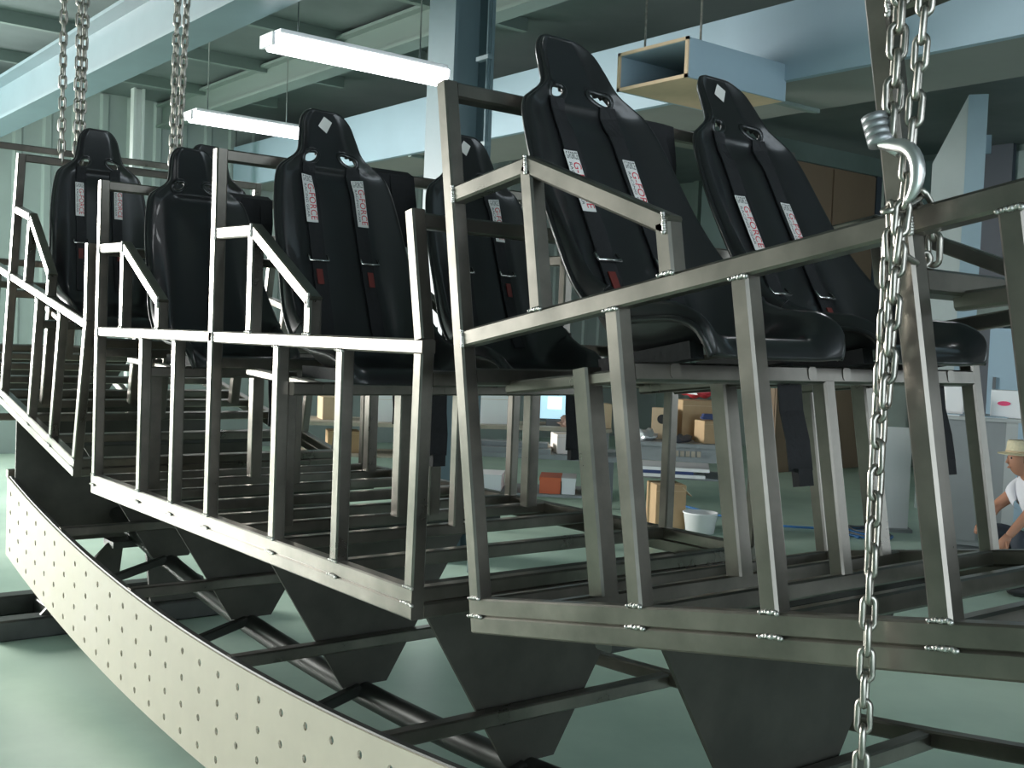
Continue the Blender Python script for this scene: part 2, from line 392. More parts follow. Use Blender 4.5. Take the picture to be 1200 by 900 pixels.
# cream perforated plate: real drilled holes, 4 rows
PX0, PX1, PY, PH = -1.655, 4.30, 0.08, 0.425
pl = thing('perforated_plate', 'long curved cream plate drilled with four rows of holes beside the spine', 'plate', ((PX0+PX1)/2, PY, -0.5-PH))
plo = V(((PX0+PX1)/2, PY, -0.5-PH))
NC = int(round((PX1-PX0)/0.16)); du = (PX1-PX0)/NC
NH = 10
def pt(x, dz, y): return V((x, y, -0.496+rise(x)-dz))-plo
bm = bmesh.new()
vb = [0.0, 0.12, 0.22, 0.32, PH]; hz = [0.07, 0.17, 0.27, 0.37]; HR = 0.0135
cache = {}
def cv(x, dz, y):
    k = (round(x, 4), round(dz, 4), y)
    if k not in cache: cache[k] = bm.verts.new(pt(x, dz, y))
    return cache[k]
for c in range(NC):
    x0 = PX0+c*du; x1 = x0+du; xm = (x0+x1)/2
    for r in range(4):
        d0, d1 = vb[r], vb[r+1]; dm = hz[r]; rings = []
        for y in (PY, PY+0.008):
            crn = [cv(x0, d0, y), cv(x1, d0, y), cv(x1, d1, y), cv(x0, d1, y)]
            hole = [bm.verts.new(pt(xm+HR*math.cos(a), dm+HR*math.sin(a), y)) for a in [math.radians(-135+45*k) for k in range(8)]]
            for k in range(4):
                bm.faces.new((crn[k], crn[(k+1) % 4], hole[(2*k+2) % 8], hole[2*k+1], hole[2*k]))
            rings.append(hole)
        for k in range(8): bm.faces.new((rings[0][k], rings[0][(k+1) % 8], rings[1][(k+1) % 8], rings[1][k]))
bd = [e for e in bm.edges if len(e.link_faces) == 1]
for c in range(NC):
    x0 = PX0+c*du; x1 = x0+du
    for dz in (0.0, PH): bm.faces.new((cv(x0, dz, PY), cv(x1, dz, PY), cv(x1, dz, PY+0.008), cv(x0, dz, PY+0.008)))
for xx in (PX0, PX0+NC*du):
    for r in range(4): bm.faces.new((cv(xx, vb[r], PY), cv(xx, vb[r+1], PY), cv(xx, vb[r+1], PY+0.008), cv(xx, vb[r], PY+0.008)))
bmesh.ops.recalc_face_normals(bm, faces=bm.faces)
mesh_obj('drilled_sheet', bm, CREAM, pl)
bm = bmesh.new()
for i in range(NC):
    x0 = PX0+i*du
    add_tube(bm, pt(x0, 0.012, PY+0.024), pt(x0+du+0.001, 0.012, PY+0.024), 0.03, 0.03)
mesh_obj('edge_bar', bm, DARKSTEEL, pl)

# trestles under the spine
def trestle(x, label):
    t = thing('floor_trestle', label, 'trestle', (x, YM, FLOOR))
    tube('foot_beam', (0, -0.72, 0.055), (0, 0.72, 0.055), t, DARKSTEEL, 0.12, 0.11, xaxis=(1, 0, 0), c=0.01)
    tube('foot_beam', (-0.55, -0.62, 0.055), (-0.55, 0.62, 0.055), t, DARKSTEEL, 0.12, 0.11, xaxis=(1, 0, 0), c=0.01)
    for y in (-0.35, 0.35): tube('runner', (-0.5, y, 0.05), (-0.05, y, 0.05), t, DARKSTEEL, 0.08, 0.08)
    top = -0.77+rise(x)-FLOOR
    for s in (-1, 1):
        poly('side_gusset', [(-0.012, s*0.50, 0.10), (-0.012, s*0.10, 0.10), (-0.012, s*0.06, top), (-0.012, s*0.13, top)], (0.024, 0, 0), PLATESTEEL, t)
    box('saddle', (-0.08, -0.14, top-0.03), (0.08, 0.14, top+0.004), DARKSTEEL, t)
trestle(-1.33, 'dark steel floor trestle under the spine at the end of the cream plate')
trestle(3.95, 'dark steel floor trestle under the spine below the chained bay')

# ------------------------------------------------------------------ racing seats
ST = [(.052, 1.404, .040, .000), (.054, 1.391, .068, .010), (.062, 1.355, .093, .022), (.078, 1.30, .106, .030), (.096, 1.248, .118, .032),
      (.106, 1.222, .138, .030), (.115, 1.200, .170, .028), (.124, 1.172, .204, .028), (.145, 1.11, .224, .030), (.180, 1.0, .240, .034),
      (.213, .90, .247, .042), (.247, .80, .254, .058), (.281, .70, .266, .085), (.306, .63, .268, .112), (.345, .57, .268, .130),
      (.40, .540, .264, .124), (.47, .528, .258, .106), (.535, .528, .252, .088), (.595, .530, .245, .070), (.635, .524, .236, .046),
      (.655, .503, .225, .024), (.662, .478, .212, .010)]
NR, NCOL = 84, 41
def cr(a, b, c, d, t): return 0.5*((2*b)+(-a+c)*t+(2*a-5*b+4*c-d)*t*t+(-a+3*b-3*c+d)*t**3)
def station(q):
    q = max(0.0, min(len(ST)-1.0001, q)); i = int(q); t = q-i
    g = lambda k: ST[max(0, min(len(ST)-1, k))]
    return [cr(g(i-1)[n], g(i)[n], g(i+1)[n], g(i+2)[n], t) for n in range(4)]
def sstep(x): x = max(0.0, min(1.0, x)); return x*x*(3-2*x)
def seat_pt(q, v, off=0.0):
    u, w, hw, b = station(q); u2, w2, _, _ = station(q+0.02); u1, w1, _, _ = station(q-0.02)
    d = V((u2-u1, 0, w2-w1)).normalized(); n = V((-d.z, 0, d.x))          # forward/up normal of the seat face
    a = abs(v)
    f = b*sstep((a-0.46)/0.46)
    if a > 0.90: f -= b*0.9*((a-0.90)/0.10)**2*0.5
    # padded centre: soft waist grooves of the back
    wave = 0.004*math.cos(v*9.0)*(1-sstep((a-0.5)/0.3))*sstep((q-7)/2)*sstep((13-q)/2)
    # recess under the headrest
    if 6.0 < q < 8.0: wave -= 0.012*math.sin(math.pi*(q-6.0)/2.0)*(1-sstep((a-0.25)/0.25))
    y = hw*(math.sin(v*1.25)/math.sin(1.25))
    return V((u, y, w))+n*(f+wave+off)
def v_of(q, y):
    hw = station(q)[2]; return math.asin(max(-1, min(1, y/hw*math.sin(1.25))))/1.25
def q_of_w(w):
    lo, hi = 0.0, 14.0
    for _ in range(40):
        mid = (lo+hi)/2
        if station(mid)[1] > w: lo = mid
        else: hi = mid
    return lo
SLOTS = []
def build_shell():
    bm = bmesh.new(); F = []; B = []
    for i in range(NR+1):
        q = (len(ST)-1.0001)*i/NR
        F.append([bm.verts.new(seat_pt(q, -1+2*j/(NCOL-1))) for j in range(NCOL)])
        B.append([bm.verts.new(seat_pt(q, -1+2*j/(NCOL-1), -0.014)) for j in range(NCOL)])
    edges = {}
    for i in range(NR):
        for j in range(NCOL-1):
            c = (F[i][j].co+F[i+1][j+1].co)/2
            hole = False
            for s in (-1, 1):
                dy, dz = c.y-s*0.072, c.z-1.232
                a, b_ = dy*0.88-s*dz*0.47, dz*0.88+s*dy*0.47
                if (a/0.036)**2+(b_/0.019)**2 < 1: hole = True
            if hole: continue
            idx = [(i, j), (i, j+1), (i+1, j+1), (i+1, j)]
            bm.faces.new([F[p][r] for p, r in idx]); bm.faces.new([B[p][r] for p, r in idx[::-1]])
            for k in range(4): edges.setdefault(frozenset((idx[k], idx[(k+1) % 4])), []).append((idx[k], idx[(k+1) % 4]))
    for e in edges.values():
        if len(e) == 1:
            (p, q), (r, t) = e[0]; bm.faces.new((F[r][t], F[p][q], B[p][q], B[r][t]))
    bmesh.ops.delete(bm, geom=[v for v in bm.verts if not v.link_faces], context='VERTS')
    me = bpy.data.meshes.new('shell'); bm.to_mesh(me); bm.free()
    for p in me.polygons: p.use_smooth = True
    me.materials.append(SHELL)
    return me
SHELL_ME = build_shell()
def strip_mesh(name, w0, w1, yc0, yc1, width, off, thick, material, n=14):
    """flat band lying on the seat face from height w0 down to w1"""
    bm = bmesh.new(); rows = []
    for i in range(n+1):
        t = i/n; w = w0+(w1-w0)*t; q = q_of_w(w); yc = yc0+(yc1-yc0)*t
        r = []
        for k in (-1, -0.33, 0.33, 1):
            y = yc+k*width/2; r.append((seat_pt(q, v_of(q, y), off), seat_pt(q, v_of(q, y), off+thick)))
        rows.append([[bm.verts.new(a), bm.verts.new(b)] for a, b in r])
    for i in range(n):
        for k in range(3):
            bm.faces.new((rows[i][k][1], rows[i][k+1][1], rows[i+1][k+1][1], rows[i+1][k][1]))
        for k in (0, 3): bm.faces.new((rows[i][k][0], rows[i][k][1], rows[i+1][k][1], rows[i+1][k][0]))
    for i in (0, n):
        for k in range(3): bm.faces.new((rows[i][k][0], rows[i][k+1][0], rows[i][k+1][1], rows[i][k][1]))
    bmesh.ops.recalc_face_normals(bm, faces=bm.faces)
    me = bpy.data.meshes.new(name); bm.to_mesh(me); bm.free(); me.materials.append(material)
    return me
def text_flat(txt):
    cu = bpy.data.curves.new('txt', 'FONT'); cu.body = txt; cu.size = 1; cu.resolution_u = 3
    o = bpy.data.objects.new('txt', cu); COL.objects.link(o)
    dg = bpy.context.evaluated_depsgraph_get(); dg.update()
    me = bpy.data.meshes.new_from_object(o.evaluated_get(dg)); bpy.data.objects.remove(o); bpy.data.curves.remove(cu)
    return me
def text_on_seat(txt, w_top, length, yc, height, off, material, across=False):
    """lettering reading down the strap (or across it), laid on the seat face"""
    me = text_flat(txt); xs_ = [v.co.x for v in me.vertices]; ys_ = [v.co.y for v in me.vertices]
    x0, x1, y0, y1 = min(xs_), max(xs_), min(ys_), max(ys_)
    for v in me.vertices:
        a = (v.co.x-x0)/(x1-x0); b = (v.co.y-y0)/(y1-y0)
        if across: w = w_top-length*(1-b); y = yc+(a-0.5)*height
        else: w = w_top-length*a; y = yc+(b-0.5)*height
        q = q_of_w(w); v.co = seat_pt(q, v_of(q, y), off)
    me.materials.append(material); return me
def put(name, me, parent):
    o = bpy.data.objects.new(name, me); COL.objects.link(o); o.parent = parent; return o
cache_me = {}
def cached(key, fn):
    if key not in cache_me: cache_me[key] = fn()
    return cache_me[key]
def grommet(s):
    bm = bmesh.new(); pts = []
    for k in range(20):
        a = 2*math.pi*k/20; e, g = 0.036*math.cos(a), 0.020*math.sin(a)
        y = s*0.072+e*0.88+s*g*0.47; z = 1.232-s*e*0.47+g*0.88
        q = q_of_w(z); pts.append(seat_pt(q, v_of(q, y), 0.0))
    add_sweep(bm, pts, 0.0075, 8, True)
    me = bpy.data.meshes.new('slot_rim'); bm.to_mesh(me); bm.free()
    for p in me.polygons: p.use_smooth = True
    me.materials.append(SHELL); return me
def adjuster(w, yc):
    bm = bmesh.new(); q = q_of_w(w); q2 = q_of_w(w+0.022)
    a = [seat_pt(q2, v_of(q2, yc-0.034), 0.012), seat_pt(q, v_of(q, yc-0.034), 0.02), seat_pt(q, v_of(q, yc), 0.022), seat_pt(q, v_of(q, yc+0.034), 0.02), seat_pt(q2, v_of(q2, yc+0.034), 0.012)]
    add_sweep(bm, a, 0.0042, 8)
    me = bpy.data.meshes.new('strap_adjuster'); bm.to_mesh(me); bm.free()
    for p in me.polygons: p.use_smooth = True
    me.materials.append(CHROME); return me
def edge_trim():
    bm = bmesh.new(); pts = []
    N = 70
    for i in range(N+1): pts.append(seat_pt((len(ST)-1.0001)*(1-i/N), -1, -0.004))
    for i in range(1, N+1): pts.append(seat_pt((len(ST)-1.0001)*i/N, 1, -0.004))
    add_sweep(bm, pts, 0.0065, 6)
    me = bpy.data.meshes.new('edge_trim'); bm.to_mesh(me); bm.free()
    for p in me.polygons: p.use_smooth = True
    me.materials.append(SHELL); return me
def seat(key, row, y, label, straps=True, lab=1.06, diamond=True, du_=0.0):
    x, z, th = POSE[key]; u0 = row*PITCHR+du_
    ox = x+u0*math.cos(th); oz = z+u0*math.sin(th)
    t = thing('racing_seat', label, 'seat', (ox, y, oz), (0, -th, 0), group='black racing seats')
    put('shell', SHELL_ME, t)
    put('edge_trim', cached('trim', edge_trim), t)
    for s in (-1, 1): put('slot_rim', cached(('g', s), lambda: grommet(s)), t)
    # mounting blocks under the pan
    for yy in (-0.16, 0.16):
        box('mount_block', (0.30, yy-0.02, 0.485), (0.58, yy+0.02, 0.522), FABRIC, t)
    if diamond:
        def dm():
            bm = bmesh.new(); vs = []
            for (yy, ww) in ((0.0, 1.385), (0.030, 1.367), (0.004, 1.325), (-0.026, 1.348)):
                q = q_of_w(ww); vs.append(bm.verts.new(seat_pt(q, v_of(q, yy), 0.003)))
            bm.faces.new(vs)
            me = bpy.data.meshes.new('diamond_sticker'); bm.to_mesh(me); bm.free(); me.materials.append(DIAMOND); return me
        put('diamond_sticker', cached('dm', dm), t)
    if straps:
        for s in (-1, 1):
            yc = s*0.098
            st = put('shoulder_strap', cached(('st', s), lambda: strip_mesh('shoulder_strap', 1.205, 0.60, s*0.085, s*0.098, 0.05, 0.004, 0.004, FABRIC, 22)), t)
            lb = put('strap_label', cached(('lb', s, lab), lambda: strip_mesh('strap_label', lab, lab-0.165, yc, yc, 0.042, 0.0085, 0.0012, LABELW)), t)
            put('red_lettering', cached(('tx', s, lab), lambda: text_on_seat('G-FORCE', lab-0.032, 0.125, yc+0.008, 0.023, 0.0105, RED)), lb)
            put('black_lettering', cached(('tb', s, lab), lambda: text_on_seat('RACING GEAR', lab-0.034, 0.115, yc-0.012, 0.009, 0.0105, BLACKP)), lb)
            put('black_lettering', cached(('th', s, lab), lambda: text_on_seat('G-FORCE', lab-0.004, 0.020, yc, 0.036, 0.0105, BLACKP, True)), lb)
            put('strap_adjuster', cached(('ad', s, lab), lambda: adjuster(lab-0.30, yc)), t)
            put('red_tag', cached(('rt', s, lab), lambda: strip_mesh('red_tag', lab-0.325, lab-0.375, yc, yc, 0.022, 0.010, 0.003, mat('dark_red_tag', (0.16, 0.025, 0.02), 0.5), 4)), t)
    # lap strap hanging from the pan
    def lap():
        bm = bmesh.new()
        pts = [(0.50, 0.155, 0.50), (0.52, 0.165, 0.45), (0.515, 0.17, 0.38), (0.525, 0.17, 0.31), (0.53, 0.165, 0.24)]
        R0 = [(bm.verts.new((a, b, c)), bm.verts.new((a+0.014, b+0.066, c)), bm.verts.new((a+0.017, b+0.066, c)), bm.verts.new((a+0.003, b, c))) for a, b, c in pts]
        for i in range(len(R0)-1):
            for k in range(4): bm.faces.new((R0[i][k], R0[i][(k+1) % 4], R0[i+1][(k+1) % 4], R0[i+1][k]))
        bm.faces.new(R0[0]); bm.faces.new(R0[-1])
        add_box(bm, (0.53, 0.175, 0.205), (0.55, 0.225, 0.245))
        bmesh.ops.recalc_face_normals(bm, faces=bm.faces)
        me = bpy.data.meshes.new('lap_strap'); bm.to_mesh(me); bm.free(); me.materials.append(FABRIC); return me
    put('lap_strap', cached('lap', lap), t)
    return t
SN, SF = 0.3667, 0.9667
seat('C', 0, SN, 'glossy black racing seat behind the sloping armrest of the chained bay, lettered straps', lab=1.055, diamond=False)
seat('C', 0, SF, 'glossy black racing seat with silver diamond beyond the armrest seat in the chained bay', lab=1.005)
seat('B', 1, SN, 'black racing seat with two pale slots and pink strap labels in the middle bay', lab=1.165, du_=0.03)
seat('B', 1, SF, 'black racing seat half hidden behind the first tall post of the chained bay', lab=1.165, du_=0.03)
seat('B', 0, SN, 'plain black racing seat without straps behind a white-lit tall post', straps=False, diamond=False, du_=0.03)
seat('B', 0, SF, 'plain black racing seat mostly hidden behind the seat with pink labels', straps=False, diamond=False, du_=0.03)
seat('A', 1, SN, 'black racing seat under the triple chains, in the glaring end bay', lab=1.13, diamond=False, du_=0.03)
seat('A', 1, SF, 'black racing seat in the end bay, far side, beyond the seat under the chains', straps=False, diamond=False, du_=0.03)

# ------------------------------------------------------------------ chains
def link_mesh(pitch, wire, material):
    a = pitch/2+wire*0.9; r = wire*1.75; pts = []
    h = a-r
    for k in range(7): t = math.pi*k/6; pts.append((r*math.cos(t), 0, h+r*math.sin(t)))
    for k in range(7): t = math.pi+math.pi*k/6; pts.append((r*math.cos(t), 0, -h+r*math.sin(t)))
    bm = bmesh.new(); add_sweep(bm, pts, wire, 6, True)
    me = bpy.data.meshes.new('chain_link'); bm.to_mesh(me); bm.free()
    for p in me.polygons: p.use_smooth = True
    me.materials.append(material); return me
def chain(label, pts, pitch, wire, material, joined=False, group=None, twist=0.0):
    pts = [V(p) for p in pts]
    segs = [(pts[i+1]-pts[i]).length for i in range(len(pts)-1)]; tot = sum(segs)
    n = max(1, int(tot/pitch)); base = pts[-1]
    t = thing('hanging_chain', label, 'chain', base, group=group)
    lm = link_mesh(pitch, wire, material); bm = bmesh.new() if joined else None
    for k in range(n+1):
        s = min(k*pitch, tot-1e-4); i = 0
        while s > segs[i]: s -= segs[i]; i += 1
        d = (pts[i+1]-pts[i]).normalized(); p = pts[i]+d*s
        rot = d.to_track_quat('Z', 'Y').to_matrix().to_4x4() @ Matrix.Rotation(twist+(k % 2)*math.pi/2+random.uniform(-.25, .25), 4, 'Z')
        M = Matrix.Translation(p-base) @ rot
        if joined:
            tmp = bmesh.new(); tmp.from_mesh(lm); bmesh.ops.transform(tmp, matrix=M, verts=tmp.verts)
            me2 = bpy.data.meshes.new('x'); tmp.to_mesh(me2); tmp.free(); bm.from_mesh(me2); bpy.data.meshes.remove(me2)
        else:
            o = bpy.data.objects.new('chain_link', lm); COL.objects.link(o); o.parent = t; o.matrix_local = M
    if joined:
        o = mesh_obj('links', bm, material, t, True); o['kind'] = 'stuff'
    return t
CX = 3.81
PITCHC = 0.040; WIRE = 0.0052
chain('grey chain hanging free below the rail of the chained bay to the floor side', [(CX, -0.035, 0.80), (CX, -0.038, 0.30), (CX+0.003, -0.04, -0.62)], PITCHC, WIRE, CHAINM, twist=0.4)
chain('short doubled-back chain tail beside the free chain under the rail', [(CX+0.018, -0.036, 0.82), (CX+0.014, -0.044, 0.575)], PITCHC, WIRE, CHAINM, twist=0.9)
chain('dark chain rising from the hook sleeve to the roof', [(CX+0.00, -0.045, 0.985), (CX+0.01, -0.04, 1.60), (CX+0.01, -0.03, CEIL-0.02)], PITCHC, WIRE*1.15, CHAINM, twist=0.3)
chain('bright chain rising from the rail wrap to the roof beside the hook chain', [(CX+0.022, -0.045, 0.80), (CX+0.036, -0.045, 0.95), (CX+0.05, -0.05, 1.16), (CX+0.08, -0.05, CEIL-0.02)], PITCHC, WIRE, CHAINM, twist=0.7)
# wrap of chain round the rail
wr = [(CX+0.008, -0.036, 0.86), (CX+0.012, 0.018, 0.886), (CX+0.018, 0.055, 0.85), (CX+0.018, 0.058, 0.80), (CX+0.012, 0.02, 0.772), (CX+0.008, -0.036, 0.79), (CX+0.004, -0.04, 0.85)]
chain('short chain loop wrapped round the rail under the steel hook', wr, PITCHC, WIRE, CHAINM)
# hook
HK = mat('galvanised_hook', (0.75, 0.74, 0.72), 0.3, 0.9)
hk = thing('lifting_hook', 'pale steel lifting hook with ribbed sleeve on the rigging chain', 'hook', (CX, -0.055, 0.87))
bm = bmesh.new()
hp = []
for k in range(15):
    a = math.radians(150-k*15); hp.append((0.012+0.034*math.cos(a), -0.004, 0.03+0.045*math.sin(a)))
add_sweep(bm, [(-0.012, 0, 0.10), (-0.006, 0, 0.082)]+[(p[0]+0.012, p[1], p[2]) for p in hp[5:]], [0.010]*2+[0.011]*6+[0.010, 0.009, 0.007, 0.005], 10)
mesh_obj('hook_body', bm, HK, hk, True)
bm = bmesh.new()
for k in range(4): add_cyl(bm, (-0.024+0.004*k, 0, 0.125-0.011*k), (-0.0205+0.004*k, 0, 0.115-0.011*k), 0.020, 0.020, 16)
mesh_obj('ribbed_sleeve', bm, mat('sleeve_grey', (0.35, 0.36, 0.37), 0.4, 0.6), hk, True)
bm = bmesh.new(); add_cyl(bm, (-0.03, 0, 0.095), (0.02, 0, 0.065), 0.006, n=8); mesh_obj('latch_pin', bm, HK, hk, True)

# far chains on the crossbar of the end bay
x, z, th = POSE['A']
def apt(u, y, w_): return V((x+u*math.cos(th)-w_*math.sin(th), y, z+u*math.sin(th)+w_*math.cos(th)))
for k, (y0, dy, lab) in enumerate(((0.215, -0.015, 'pale chain strand on the end bay crossbar, outermost of three'), (0.29, 0.0, 'pale chain strand in the middle of three on the end bay crossbar'), (0.315, 0.01, 'pale chain strand of three closest to the seat top in the end bay'),
                     (0.80, 0.02, 'pale chain strand on the end bay crossbar between its two seats, straight one'), (0.835, 0.06, 'pale slanted chain strand between the two seats of the end bay'))):
    b = apt(PITCHR+0.02, y0, TALL+0.005); tp = V((b.x, b.y+dy, CEIL-0.02))
    chain(lab, [tp, b], 0.055, 0.0078, CHAINM, joined=True, group='pale chains over the end bay')

# ------------------------------------------------------------------ things around the hall
CARD = mat('cardboard', (0.50, 0.34, 0.19), 0.75, 0.0, 0.12, 6)
CARDL = mat('pale_cardboard', (0.66, 0.50, 0.33), 0.75, 0.0, 0.10, 6)
WHITEP = mat('white_paper', (0.82, 0.83, 0.84), 0.6)
GREYP = mat('grey_enamel', (0.26, 0.28, 0.29), 0.5, 0.0, 0.1, 3)
DGREY = mat('dark_grey_enamel', (0.13, 0.14, 0.15), 0.5)
BENCHTOP = mat('bench_top_wood', (0.42, 0.37, 0.30), 0.6, 0.0, 0.25, 4)
BLUEP = mat('pale_blue_enamel', (0.34, 0.46, 0.55), 0.45)
REDP = mat('red_plastic', (0.60, 0.05, 0.07), 0.5)
ORANGE = mat('orange_red_card', (0.70, 0.16, 0.07), 0.6)
NAVY = mat('navy_blue', (0.03, 0.05, 0.16), 0.6)
BLUEH = mat('blue_hose_rubber', (0.04, 0.16, 0.38), 0.5)
PINKP = mat('pink_print', (0.80, 0.08, 0.20), 0.6)
def floor_at(px, py): return on_z(px, py, FLOOR)
def depth_of(p): return (V(p)-CAM).dot(FW)
def facing(p): # rotation about Z so that local -Y looks at the camera
    d = CAM-V(p); return math.atan2(d.y, d.x)+math.pi/2
def frame(px, py, depth, turn=0.0):
    p = at_depth(px, py, depth); return p, facing(p)+turn
def place(name, label, cat, px, py_bottom, depth, turn=0.0, group=None, floor=False):
    p = at_depth(px, py_bottom, depth)
    if floor: p.z = FLOOR
    return thing(name, label, cat, p, (0, 0, facing(p)+turn), group)
def carton(label, px0, px1, py0, py1, depth, dz=0.3, turn=0.35, m_=None, name='carton', cat='box', group=None, zfix=None):
    k = depth/FPX; wd = (px1-px0)*k; ht = (py1-py0)*k
    p = at_depth((px0+px1)/2, py1, depth)
    if zfix is not None: p.z = zfix
    t = thing(name, label, cat, p, (0, 0, facing(p)+turn), group)
    m_ = m_ or CARD; wx = wd/(abs(math.cos(turn))+abs(math.sin(turn))*dz/max(wd, .01)) if turn else wd
    wx = max(0.04, wx); dd = dz
    box('body', (-wx/2, -dd/2, 0), (wx/2, dd/2, ht), m_, t, bevel=0.004)
    box('tape', (-wx/2-0.001, -0.025, ht-0.001), (wx/2+0.001, 0.025, ht+0.001), CARDL, t)
    box('flap_seam', (-wx/2, -dd/2-0.002, ht*0.86), (wx/2, -dd/2, ht*0.87), CARDL, t)
    return t
def bench(label, px0, px1, py_top, depth, dz, m_top, m_leg, turn=0.0, shelf=None, apron=0.0):
    k = depth/FPX; wd = (px1-px0)*k; p = at_depth((px0+px1)/2, py_top, depth); zt = p.z-FLOOR
    p = V((p.x, p.y, FLOOR))
    t = thing('workbench', label, 'workbench', p, (0, 0, facing(p)+turn))
    box('top', (-wd/2, -dz/2, zt-0.04), (wd/2, dz/2, zt), m_top, t, bevel=0.004)
    for sx in (-1, 1):
        for sy in (-1, 1):
            xx, yy = sx*(wd/2-0.05), sy*(dz/2-0.05)
            box('leg', (xx-0.025, yy-0.025, 0), (xx+0.025, yy+0.025, zt-0.04), m_leg, t)
    if apron: box('apron', (-wd/2+0.02, -dz/2+0.02, zt-0.04-apron), (wd/2-0.02, -dz/2+0.045, zt-0.04), m_leg, t)
    if shelf: box('shelf', (-wd/2+0.03, -dz/2+0.04, shelf-0.02), (wd/2-0.03, dz/2-0.04, shelf), m_top, t)
    return t, p, zt
# bench with cartons (centre right)
b3, b3p, b3z = bench('grey workbench with stacked cartons and a metal apron beside the brown partition', 735, 866, 516, 10.6, 0.7, GREYP, GREYP, 0.0, shelf=0.46, apron=0.13)
ztop = FLOOR+b3z
carton('tan carton with a black disc for a round hole on its front', 763, 787, 474, 510, 10.7, 0.16, 0.0, CARDL, zfix=ztop)
hb = bpy.data.objects['carton']
bm = bmesh.new(); add_cyl(bm, (0, -0.075, 0.19), (0, -0.083, 0.19), 0.045, n=18); mesh_obj('dark_hole_disc', bm, BLACKP, hb)  # black disc on the uncut front paints the dark inside of a hole
carton('tall brown carton at the back of the bench of cartons', 789, 842, 464, 510, 10.8, 0.26, 0.35, CARD, zfix=ztop)
carton('small light brown carton standing before the tall carton', 814, 852, 492, 518, 10.45, 0.2, 0.5, CARD, zfix=ztop)
t = thing('red_bag', 'red bag with white print slumped on the tall carton', 'bag', at_depth(817, 464, 10.8)+V((0, 0, 0.0)), (0, 0, 0.3))
bm = bmesh.new(); bmesh.ops.create_uvsphere(bm, u_segments=16, v_segments=10, radius=1)
for v in bm.verts: v.co = V((v.co.x*0.17, v.co.y*0.11, 0.04+v.co.z*0.055+0.015*math.sin(9*v.co.x)))
mesh_obj('bag_body', bm, REDP, t, True)
poly('white_print', [(-0.05, -0.115, 0.02), (0.06, -0.115, 0.015), (0.03, -0.112, 0.06)], (0, -0.004, 0), WHITEP, t)
def clutter(label, px, depth, zb, sc, m_, seed, name='cloth_heap', cat='cloth'):
    rnd = random.Random(seed); p = at_depth(px, 500, depth); p.z = zb
    t = thing(name, label, cat, p, (0, 0, rnd.uniform(0, 3)))
    bm = bmesh.new(); bmesh.ops.create_icosphere(bm, subdivisions=3, radius=1)
    for v in bm.verts:
        n = v.co.copy(); r = 1+0.25*math.sin(5*n.x+seed)+0.2*math.sin(7*n.y+2*seed)+0.1*math.sin(13*n.z+11*n.x)
        v.co = V((n.x*sc[0]*r, n.y*sc[1]*r, max(0, (n.z*0.7+0.5)*sc[2]*r)))
    mesh_obj('folds', bm, m_, t, True)
    return t
clutter('crumpled silver foil heap beside the holed carton', 757, 10.5, ztop, (0.13, 0.1, 0.07), mat('foil', (0.7, 0.72, 0.75), 0.3, 0.6), 2, 'foil_heap', 'foil')
clutter('dark crumpled rag lying before the cartons on the grey bench', 797, 10.4, ztop, (0.17, 0.08, 0.045), mat('dark_rag', (0.06, 0.065, 0.08), 0.8), 5)
t = thing('folded_cloth', 'navy folded cloth lying on the small light brown carton', 'cloth', at_depth(834, 491.5, 10.45), (0, 0, 0.9))
bm = bmesh.new(); add_box(bm, (-0.1, -0.06, 0), (0.1, 0.06, 0.025)); add_box(bm, (-0.09, -0.055, 0.025), (0.085, 0.055, 0.05)); bmesh.ops.bevel(bm, geom=bm.edges[:], offset=0.008, segments=2, affect='EDGES'); mesh_obj('layers', bm, NAVY, t)
# print on the apron of the bench
bm = bmesh.new()
for k in range(6): add_box(bm, (-0.12+0.05*k, -0.345, b3z-0.12), (-0.085+0.05*k, -0.329, b3z-0.07))
o = mesh_obj('apron_print', bm, BENCHTOP, b3)
# boards on the shelf below, carton and tub on the floor
for k, (x0, x1, col, lab) in enumerate(((-0.5, 0.25, WHITEP, 'white board lying topmost on the shelf of the carton bench'), (-0.5, 0.1, NAVY, 'navy board under the white board on the bench shelf'), (-0.52, 0.2, WHITEP, 'white board lying lowest on the shelf of the carton bench'))):
    t = thing('flat_board', lab, 'board', (b3p.x, b3p.y, FLOOR+0.46+0.03*(2-k)), (0, 0, b3.rotation_euler.z+0.02*k))
    box('sheet', (x0, -0.36, 0), (x1, 0.2, 0.029), col, t)
carton('brown floor carton with an open flap before the grey bench', 757, 801, 566, 617, 10.35, 0.32, 0.3, CARD, zfix=FLOOR)
fl = bpy.data.objects['carton.003']; poly('open_flap', [(0.10, -0.17, 0.38), (0.10, 0.15, 0.38), (0.19, 0.15, 0.30), (0.19, -0.17, 0.30)], (0.004, 0, 0.004), CARDL, fl)
pt_ = floor_at(820, 624)
t = thing('plastic_tub', 'translucent white plastic tub standing on the floor beside the floor carton', 'tub', pt_)
bm = bmesh.new(); n = 24; rr = [(0.125, 0), (0.15, 0.17), (0.16, 0.175), (0.16, 0.185), (0.145, 0.185), (0.118, 0.012)]
rings = [[bm.verts.new((r*math.cos(2*math.pi*i/n), r*math.sin(2*math.pi*i/n), z_)) for i in range(n)] for r, z_ in rr]
for A_, B_ in zip(rings, rings[1:]):
    for i in range(n): bm.faces.new((A_[i], A_[(i+1) % n], B_[(i+1) % n], B_[i]))
bm.faces.new(rings[0][::-1]); bm.faces.new(rings[-1]); mesh_obj('wall', bm, WHITEP, t, True)
